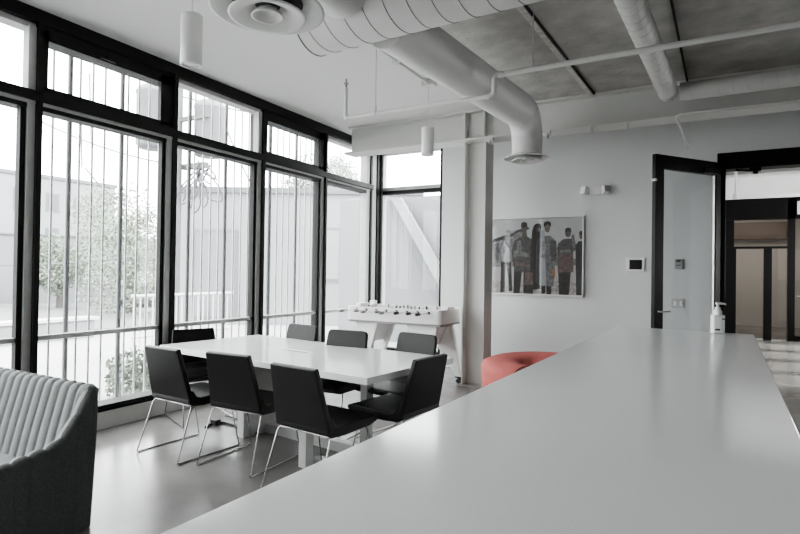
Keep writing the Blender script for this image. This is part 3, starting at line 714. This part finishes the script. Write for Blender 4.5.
MB().box(LW - .004, LW + .003, -.014, .014, .99, 1.11).build('latch_plate', M['doorblk'], d)
MB().box(.08, .32, .025, .055, lt - .15, lt - .09).build('door_closer', M['doorblk'], d)
MB().box(LW - .015, LW + .012, -.03, .03, lt - .31, lt - .285).build('door_contact', M['plast'], d)
t = thing('closer_bracket', 'small black door closer arm under the doorway head', 'door closer', (.52, YE - .02, DH - .2))
MB().box(-.02, .10, -.03, .03, -.04, 0).box(.02, .07, -.03, .02, -.075, -.035).tube([(-.16, 0, -.01), (-.02, 0, -.03)], .012, 8).build('arm', M['doorblk'], t)

# ------------------------------------------------------------------ corridor and rooms beyond
CZ = 3.62
MB().box(DX0 - 1.2, 4.35, YE + .16, 20.5, CZ, CZ + .1).build('ceiling', M['ceil'], kind='structure')
MB().box(-1.15, -1.0, YE + .16, 20.5, 0, CZ).build('wall_corridor_left', M['wall'], kind='structure')
# right corridor wall with window openings that let the sun in
w = MB(); XC = 3.4
w.box(XC, XC + .1, YE + .16, 20.5, 0, 1.0); w.box(XC, XC + .1, YE + .16, 20.5, 2.6, CZ)
for (a, b_) in ((YE + .16, 9.3), (10.35, 10.75), (11.8, 12.2), (13.3, 13.7), (14.8, 20.5)): w.box(XC, XC + .1, a, b_, 1.0, 2.6)
w.build('wall_corridor_right', M['wall'], kind='structure')
MB().box(-1.0, XC, 12.9, 13.5, 3.10, 3.46).build('trim_5', M['ceil'], kind='structure')
t = thing('corridor_sprinkler', 'small white sprinkler drop seen through the doorway', 'sprinkler', (.50, 10.0, 3.0))
MB().tube([(.47, 10.0, 2.70), (.47, 10.0, 3.62)], .02, 10).build('drop_pipe', M['plast'], t, world=True)
MB().lathe([(0, 0), (.05, .005), (.05, .06), (.02, .08), (0, .08)], (.47, 10.0, 2.68)).build('sprinkler_head', M['plast'], t, world=True)
YF = 15.4
w = MB()
w.box(-1.0, .70, YF, YF + .1, 0, CZ); w.box(.45, XC, YF - .02, YF + .12, 3.02, CZ)
w.build('wall_far', M['doorblk'], kind='structure')
dz = MB()
dz.box(.45, .70, YF - .02, YF + .12, 0, 3.3); dz.box(.45, 2.6, YF - .04, YF + .12, 2.83, 3.30); dz.box(1.765, 1.90, YF - .04, YF + .12, 0, 3.3); dz.box(.70, 1.77, YF - .03, YF + .1, 2.14, 2.19)
dz.box(.70, .745, YF - .02, YF + .08, 0, 2.16); dz.box(1.30, 1.46, YF - .02, YF + .08, 0, 2.16, 0); dz.box(1.90, 2.6, YF - .02, YF + .1, 0, .12)
dz.build('door_2', M['doorblk'], kind='structure')
MB().box(.70, 1.77, YF + .02, YF + .03, 2.18, 2.84).build('window_11', M['darkglass'], kind='structure')
MB().box(.74, 1.77, YF + .02, YF + .03, .02, 2.15).build('window_12', M['darkglass'], kind='structure')
MB().box(1.90, 2.7, YF + .02, YF + .03, .1, 2.84).build('window_13', M['darkglass'], kind='structure')
MB().box(-1, 4.3, 19.6, 19.7, 0, CZ).build('wall_far_room', M['wall'], kind='structure')
MB().box(.3, 2.2, 19.3, 19.58, 2.6, 3.1).build('trim_6', M['brown'], kind='structure')
MB().box(2.0, 2.6, 19.56, 19.6, 1.4, 2.3).box(2.25, 2.28, 19.54, 19.6, 1.4, 2.3, 1).build('window_14', [M['lens'], M['doorblk']], kind='structure')
t = thing('door_frame_handle', 'thin steel pull handle on the far glazed door', 'handle', (1.80, YF - .06, 1.05))
MB().box(1.93, 2.2, YF - .06, YF - .045, 1.03, 1.05).build('pull_bar', M['brush'], t, world=True)
tag(MB().box(1.93, 2.02, YF - .09, YF - .05, 2.92, 3.22).build('wall_speaker', M['plast']), 'small white box high on the far black frame', 'wall box')

# ------------------------------------------------------------------ outdoors
MB().box(-80, -5.0, -30, 90, -.16, -.1).box(-5.0, -1.2, YE + .2, 90, -.16, -.1).build('ground', M['egr'], kind='structure')
MB().prism([(-13.2, -5), (-40, -5), (-40, 60), (-13.2, 60), (-13.2, 10.5)], (0, 0, -.11), (1, 0, 0), (0, 1, 0), (0, 0, .03)).build('parking_ground', M['asph'], kind='structure')
# rod screen, one per window bay
def screen(y0, y1, posts, label):
    t = thing('rod_screen', label, 'screen', (-5.1, (y0 + y1) / 2, -.1), group='screens of upright rods outside the windows')
    for y in posts: MB().tube([(-5.1, y, -.1), (-5.1, y, 3.9)], .022, 8).build('post', M['epost'], t, world=True)
    y = y0 + .04
    while y < y1:
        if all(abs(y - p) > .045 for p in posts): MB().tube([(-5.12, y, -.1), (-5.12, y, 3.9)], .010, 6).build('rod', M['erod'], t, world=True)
        y += .122
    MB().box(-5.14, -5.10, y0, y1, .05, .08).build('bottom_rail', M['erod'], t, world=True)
screen(1.15, 2.40, [1.7, 2.25], 'thin grey upright rods outside the leftmost window')
screen(2.60, 4.00, [2.90, 3.416], 'thin grey upright rods outside the second window, above the sofa end')
screen(4.05, 5.40, [4.242, 4.783], 'thin grey upright rods outside the third window with transformer view')
screen(5.45, 6.72, [5.56, 6.107, 6.6], 'thin grey upright rods outside the fourth window, behind far chairs')

# modern pale building at left, low building across
def windows(b, parent, rects):
    for (ax, p, q, z0, z1) in rects:
        pass
def facade(A, B, h, depth, nm, label, cat, wm, openings, coping=.16):
    A = Vector(A); B = Vector(B); ud = (B - A).normalized(); back = Vector((-ud.y, ud.x, 0)); L = (B - A).length
    if back.dot(A) < 0: back = -back
    t = thing(nm, label, cat, tuple(A))
    MB().prism([(0, 0), (L, 0), (L, h), (0, h)], A, ud, (0, 0, 1), back * depth).build('wall', M[wm], t, world=True)
    MB().prism([(-.08, h), (L + .08, h), (L + .08, h + coping), (-.08, h + coping)], A - back * .08, ud, (0, 0, 1), back * (depth + .16)).build('roof_coping', M['etrim'], t, world=True)
    for (u0, u1, z0, z1, pn, pm_) in openings:
        fr = MB().prism([(u0, z0), (u1, z0), (u1, z1), (u0, z1)], A - back * .03, ud, (0, 0, 1), back * .05).build(pn, M['etrim'], t, world=True)
        MB().prism([(u0 + .09, z0 + .09), (u1 - .09, z0 + .09), (u1 - .09, z1 - .09), (u0 + .09, z1 - .09)], A - back * .04, ud, (0, 0, 1), back * .03).build('pane', M[pm_], fr, world=True)
    return t
facade((-28.2, 12.9, -.1), (-27.8, 18.3, -.1), 5.9, 5, 'apartment_building', 'pale modern flat-roofed building far beyond the left windows', 'building', 'ewall',
       [(.6, 1.3, 4.2, 5.3, 'window', 'ewin'), (2.0, 2.6, 4.3, 5.2, 'window', 'ewin'), (2.0, 2.6, 2.6, 3.5, 'window', 'ewin'), (3.3, 4.9, 4.1, 5.1, 'window', 'ewall2')])
facade((-29.0, 5.5, -.1), (-21.5, 18.0, -.1), 2.9, .3, 'boundary_wall', 'long pale grey boundary wall behind the yard trees', 'wall', 'ewall2', [], .06)
facade((-12.97, 10.54, -.1), (-7.0, 13.85, -.1), 3.75, 3, 'low_building', 'low pale flat-roofed building across the yard behind the middle windows', 'building', 'ewall',
       [(.35, 1.65, .15, 2.7, 'garage_door', 'ewall2'), (4.05, 4.6, 1.25, 2.8, 'window', 'ewall')])
# neighbouring wall behind the corner window: smooth panel with slanting stair stringer and a dark band as its shadow
t = thing('stair_wall', 'pale wall with a slanting stair stringer outside the end window', 'stair', (-4.5, 10.2, -.1))
MB().box(-7.5, -3.0, 10.6, 10.8, -.1, 3.12).build('wall', M['ewall2'], t, world=True)
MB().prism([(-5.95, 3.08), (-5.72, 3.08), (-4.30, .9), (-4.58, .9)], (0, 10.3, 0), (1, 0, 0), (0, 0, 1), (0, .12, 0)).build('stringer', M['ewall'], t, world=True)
MB().prism([(-6.1, 3.02), (-5.95, 3.08), (-4.58, .9), (-4.95, .9)], (0, 10.42, 0), (1, 0, 0), (0, 0, 1), (0, .12, 0)).build('stringer_shadow', M['etrim'], t, world=True)  # dark band painted in as the stringer's shadow, no stair part
MB().box(-4.25, -3.6, 10.40, 10.46, -.1, 3.1).build('side_panel', M['etrim'], t, world=True)
for z in (1.2, 1.6): MB().box(-4.6, -3.6, 10.2, 10.24, z, z + .03).build('hand_rail', M['erail'], t, world=True)
# trees
def tree(x, y, r, h, label, key, trunk=1.2):
    t = thing('tree', label, 'tree', (x, y, -.1), group='trees beyond the windows')
    MB().tube([(x, y, -.1), (x + .1, y, trunk), (x, y + .1, h * .7)], .12, 8, rad=[.16, .12, .05]).build('trunk', M['bark'], t, world=True)
    rnd = random.Random(int(x * 31 + y * 7)); vs = []; fs = []; cl = []
    for k in range(16):
        a = rnd.uniform(0, 2 * PI); q = r * math.sqrt(rnd.random()) * .75
        cl.append((x + q * math.cos(a), y + q * math.sin(a), h - r * .9 + rnd.uniform(-.75, .6) * r, r * rnd.uniform(.3, .5)))
    for k in range(9000):
        c = rnd.choice(cl); d = Vector((rnd.gauss(0, 1), rnd.gauss(0, 1), rnd.gauss(0, 1))).normalized() * c[3] * rnd.uniform(.6, 1.08)
        p = Vector(c[:3]) + d; s_ = rnd.uniform(.035, .07)
        u = Vector((rnd.gauss(0, 1), rnd.gauss(0, 1), rnd.gauss(0, 1))).normalized(); w = u.orthogonal().normalized()
        o = len(vs); vs += [p - u * s_, p + w * s_ * .6, p + u * s_, p - w * s_ * .6]; fs.append((o, o + 1, o + 2, o + 3))
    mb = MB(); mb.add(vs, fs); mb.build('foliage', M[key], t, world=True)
tree(-17.2, 11.9, 2.3, 4.2, 'pale green leafy tree in front of the boundary wall, beside the utility pole', 'leaf')
tree(-21.3, 11.9, 1.4, 3.1, 'lower pale green tree further left, under the modern building', 'leaf')
tree(-14.6, 19.0, 1.9, 6.4, 'grey-green tree rising above the low building roof', 'leaf2', 3)
# hedge in front of the second window
def plant(x, y, r, h, label):
    t = thing('garden_shrub', label, 'shrub', (x, y, -.1), group='shrubs just outside the glass')
    rnd = random.Random(int(x * 97 + y * 13)); vs = []; fs = []
    st = MB()
    for k in range(9):
        a = rnd.uniform(0, 2 * PI); top = Vector((x + r * .7 * math.cos(a), y + r * .7 * math.sin(a), h * rnd.uniform(.6, 1) - .1))
        st.tube([(x, y, -.1), ((x + top.x) / 2, (y + top.y) / 2, top.z * .6), top], .006, 5)
    st.build('stem', M['bark'], t, world=True)
    for k in range(1500):
        a = rnd.uniform(0, 2 * PI); q = r * math.sqrt(rnd.random()); z = -.1 + h * rnd.uniform(.1, 1) * (1 - .3 * q / r)
        p = Vector((x + q * math.cos(a), y + q * math.sin(a), z)); s_ = rnd.uniform(.015, .035)
        u = Vector((rnd.gauss(0, 1), rnd.gauss(0, 1), rnd.gauss(0, 1))).normalized(); w = u.orthogonal().normalized()
        o = len(vs); vs += [p - u * s_, p + w * s_ * .6, p + u * s_, p - w * s_ * .6]; fs.append((o, o + 1, o + 2, o + 3))
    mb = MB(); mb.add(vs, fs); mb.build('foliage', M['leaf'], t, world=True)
plant(-6.0, 4.25, .32, .62, 'leafy shrub outside the second window, next to the leftmost near chair')
plant(-6.1, 4.85, .32, .66, 'leafy shrub outside behind the leftmost chair back')
plant(-6.2, 3.2, .25, .42, 'small leafy shrub outside above the sofa back')
# planter walls, rail fence
t = thing('planter_wall', 'low white planter wall in the yard beyond the second window', 'planter', (-12, 5, -.1))
MB().box(-12.2, -11.9, 2.0, 7.4, -.1, .30).build('wall', M['ewall'], t, world=True)
MB().box(-12.3, -11.85, 1.9, 7.5, .30, .36).build('coping', M['erail'], t, world=True)
t = thing('picket_railing', 'white metal railing of thin pickets across the yard', 'railing', (-9.6, 8, -.1))
MB().tube([(-9.6, 6.7, .92), (-9.6, 9.3, .92)], .03, 8).tube([(-9.6, 6.7, .12), (-9.6, 9.3, .12)], .025, 8).build('rail', M['erail'], t, world=True)
y = 6.75
while y < 9.3:
    MB().tube([(-9.6, y, -.1), (-9.6, y, .9)], .016, 6).build('picket', M['erail'], t, world=True); y += .14
tag(MB().prism(round_poly([(0, 0), (2.6, 0), (2.6, .6), (0, .6)], .1), (-8.6, 5.9, -.1), (0, 1, 0), (0, 0, 1), (.5, 0, 0)).build('red_planter_box', M['carr'], bevel=.03), 'long faded red bench beyond the second window', 'bench') if False else None
# parked cars
def car(x, y, rz, key, label):
    t = thing('parked_car', label, 'car', (x, y, -.1), rz, 'cars parked beyond the yard')
    MB().prism(round_poly([(-2.1, .3), (2.1, .3), (2.15, .75), (1.3, .92), (.7, 1.42), (-1.0, 1.45), (-1.7, .98), (-2.15, .85)], .1), (0, -.85, 0), (1, 0, 0), (0, 0, 1), (0, 1.7, 0)).build('car_body', M[key], t, bevel=.06)
    MB().prism([(-1.45, .98), (1.15, .96), (.62, 1.36), (-.95, 1.38)], (0, -.87, 0), (1, 0, 0), (0, 0, 1), (0, 1.74, 0)).build('side_window', M['ewin'], t)
    for q in (-1.35, 1.35):
        for s_ in (-.80, .80): MB().tube([(q, s_ - .1, .32), (q, s_ + .1, .32)], .32, 18).build('wheel', M['etrim'], t)
car(-20.6, 15.6, math.radians(118), 'car', 'pale car parked beyond the yard, near the leafy tree')
car(-24.5, 9.0, math.radians(125), 'erail', 'white car parked beyond the yard, far left')
# utility poles
def canister(parent, x, y, z, r, h):
    c = MB().lathe([(0, 0), (r * .85, 0), (r, .08), (r, h), (r * 1.05, h + .02), (r * 1.05, h + .08), (r * .8, h + .2), (0, h + .26)], (x, y, z), 24).build('transformer', M['can'], parent, world=True)
    MB().tube([(x, y, z + h + .2), (x, y, z + h + .55)], .05, 8).tube([(x + r * .5, y, z + h + .15), (x + r * .5, y, z + h + .5)], .045, 8).build('insulator', M['pole'], c, world=True)
t = thing('utility_pole', 'utility pole carrying grey transformer canisters and looping cables', 'utility pole', (-10.95, 8.75, -.1))
PX, PY = -10.95, 8.75
MB().tube([(PX, PY, -.1), (PX, PY, 8.5)], .12, 12).build('pole', M['pole'], t, world=True)
canister(t, -10.3, 9.15, 4.15, .36, 1.1); canister(t, -11.35, 8.45, 4.3, .42, 1.25)
MB().box(-11.9, -9.9, 8.72, 8.80, 4.95, 5.05).build('cross_arm', M['pole'], t, world=True)
MB().box(-11.0, -10.2, 8.9, 9.05, 3.86, 3.98).build('cross_arm', M['pole'], t, world=True)
rnd = random.Random(5); wr = MB()
for k in range(20):
    a = Vector((-10.5 + rnd.uniform(-.25, .25), 9.0 + rnd.uniform(-.15, .15), 3.9 + rnd.uniform(-.08, .12)))
    b2 = Vector((-10.5 + rnd.uniform(-.7, .5), 9.0 + rnd.uniform(-.4, .4), 3.2 + rnd.uniform(-.35, .45)))
    m_ = (a + b2) / 2 + Vector((rnd.uniform(-.5, .5), rnd.uniform(-.3, .3), rnd.uniform(-.6, .1)))
    wr.tube([((1 - u) ** 2) * a + 2 * u * (1 - u) * m_ + u * u * b2 for u in [q / 8 for q in range(9)]], .02, 5)
for (p, q, sag) in (((-10.3, 9.1, 4.2), (-6.5, 12.2, 3.35), .1), ((-10.95, 8.8, 5.6), (-5.6, 12.5, 5.2), .3), ((-10.6, 9.0, 3.9), (-14.0, 7.2, 5.0), .2), ((-13.2, 7.9, 3.9), (-12.2, 8.3, 3.0), .1), ((-13.1, 7.9, 6.2), (-13.0, 7.95, 3.9), .02), ((-13.3, 7.8, 6.2), (-13.25, 7.85, 3.9), .02),
                    ((-15.0, 5.5, 1.5), (-11.5, 8.2, 1.75), .12), ((-9.9, 9.3, 4.8), (-9.3, 9.8, 3.2), .1)):
    p = Vector(p); q = Vector(q); wr.tube([p.lerp(q, u / 10) - Vector((0, 0, sag * 4 * u / 10 * (1 - u / 10))) for u in range(11)], .018, 5)
wr.build('cable_bundle', M['wire'], t, world=True)
t = thing('service_pole', 'slim service pole with coiled white cable before the low building', 'utility pole', (-7.15, 10.89, -.1))
MB().tube([(-7.15, 10.89, -.1), (-7.15, 10.89, 2.7)], .06, 10).tube([(-7.0, 11.0, -.1), (-7.0, 11.0, 2.8)], .04, 8).build('pole', M['can'], t, world=True)
rnd = random.Random(9); cw = MB()
for k in range(9):
    c = (-7.1 + rnd.uniform(-.1, .1), 10.85, 2.5 + rnd.uniform(-.22, .22)); cw.tube(arc(c, rnd.uniform(.12, .24), 0, 2 * PI, 16, 'xz'), .014, 5, cap=False)
cw.build('cable_coil', M['erail'], t, world=True)

# ------------------------------------------------------------------ light
wd = bpy.data.worlds.new('world'); SC.world = wd; wd.use_nodes = True
nt = wd.node_tree; bg = nt.nodes['Background']
tc = nt.nodes.new('ShaderNodeTexCoord'); nz = nt.nodes.new('ShaderNodeTexNoise'); nz.inputs['Scale'].default_value = 1.5; nz.inputs['Detail'].default_value = 4
rp = nt.nodes.new('ShaderNodeValToRGB'); rp.color_ramp.elements[0].color = (.92, .93, .945, 1); rp.color_ramp.elements[1].color = (1, 1, .995, 1)
nt.links.new(tc.outputs['Generated'], nz.inputs['Vector']); nt.links.new(nz.outputs['Fac'], rp.inputs['Fac']); nt.links.new(rp.outputs['Color'], bg.inputs['Color'])
bg.inputs['Strength'].default_value = 7
def area(name, loc, rot, sx, sy, power, col=(1, 1, 1), portal=False, spread=None):
    l = bpy.data.lights.new(name, 'AREA'); l.shape = 'RECTANGLE'; l.size = sx; l.size_y = sy; l.energy = power; l.color = col
    o = bpy.data.objects.new(name, l); COL.objects.link(o); o.location = loc; o.rotation_euler = rot
    if portal: l.cycles.is_portal = True
    return o
# portals fill the glazed openings
area('portal', (-4.66, (YB + YE) / 2, 1.8), (0, -PI / 2, 0), 3.3, YE - YB, 1, portal=True)
area('portal', (-4.12, YE - .03, 1.8), (-PI / 2, 0, 0), 1.1, 3.3, 1, portal=True)
# added fill light along the back wall, which has no glazing
area('rear_fill_light', (0, YB + .1, 1.9), (PI / 2, 0, 0), 8.0, 3.0, 8, (.97, .99, 1))
sun = bpy.data.lights.new('sun', 'SUN'); sun.energy = 3.5; sun.angle = .01; sun.color = (1, .97, .93)
so = bpy.data.objects.new('sun', sun); COL.objects.link(so)
so.rotation_euler = Vector((.72, .12, .62)).to_track_quat('Z', 'Y').to_euler()
# unseen area lights brightening the corridor and the far room
area('corridor_light', (1.4, 11.0, 3.55), (0, 0, 0), 1.6, 4.0, 4)
area('far_room_light', (1.2, 17.5, 3.5), (0, 0, 0), 2.0, 2.0, 32, (1, .93, .85))

SC.view_settings.view_transform = 'AgX'
SC.view_settings.look = 'AgX - Medium High Contrast'
SC.view_settings.exposure = 1.12
SC.view_settings.gamma = 1.0
SC.cycles.use_denoising = True
SC.cycles.max_bounces = 10; SC.cycles.diffuse_bounces = 5; SC.cycles.transparent_max_bounces = 16
SC.cycles.caustics_reflective = False; SC.cycles.caustics_refractive = False
SC.cycles.sample_clamp_indirect = 6
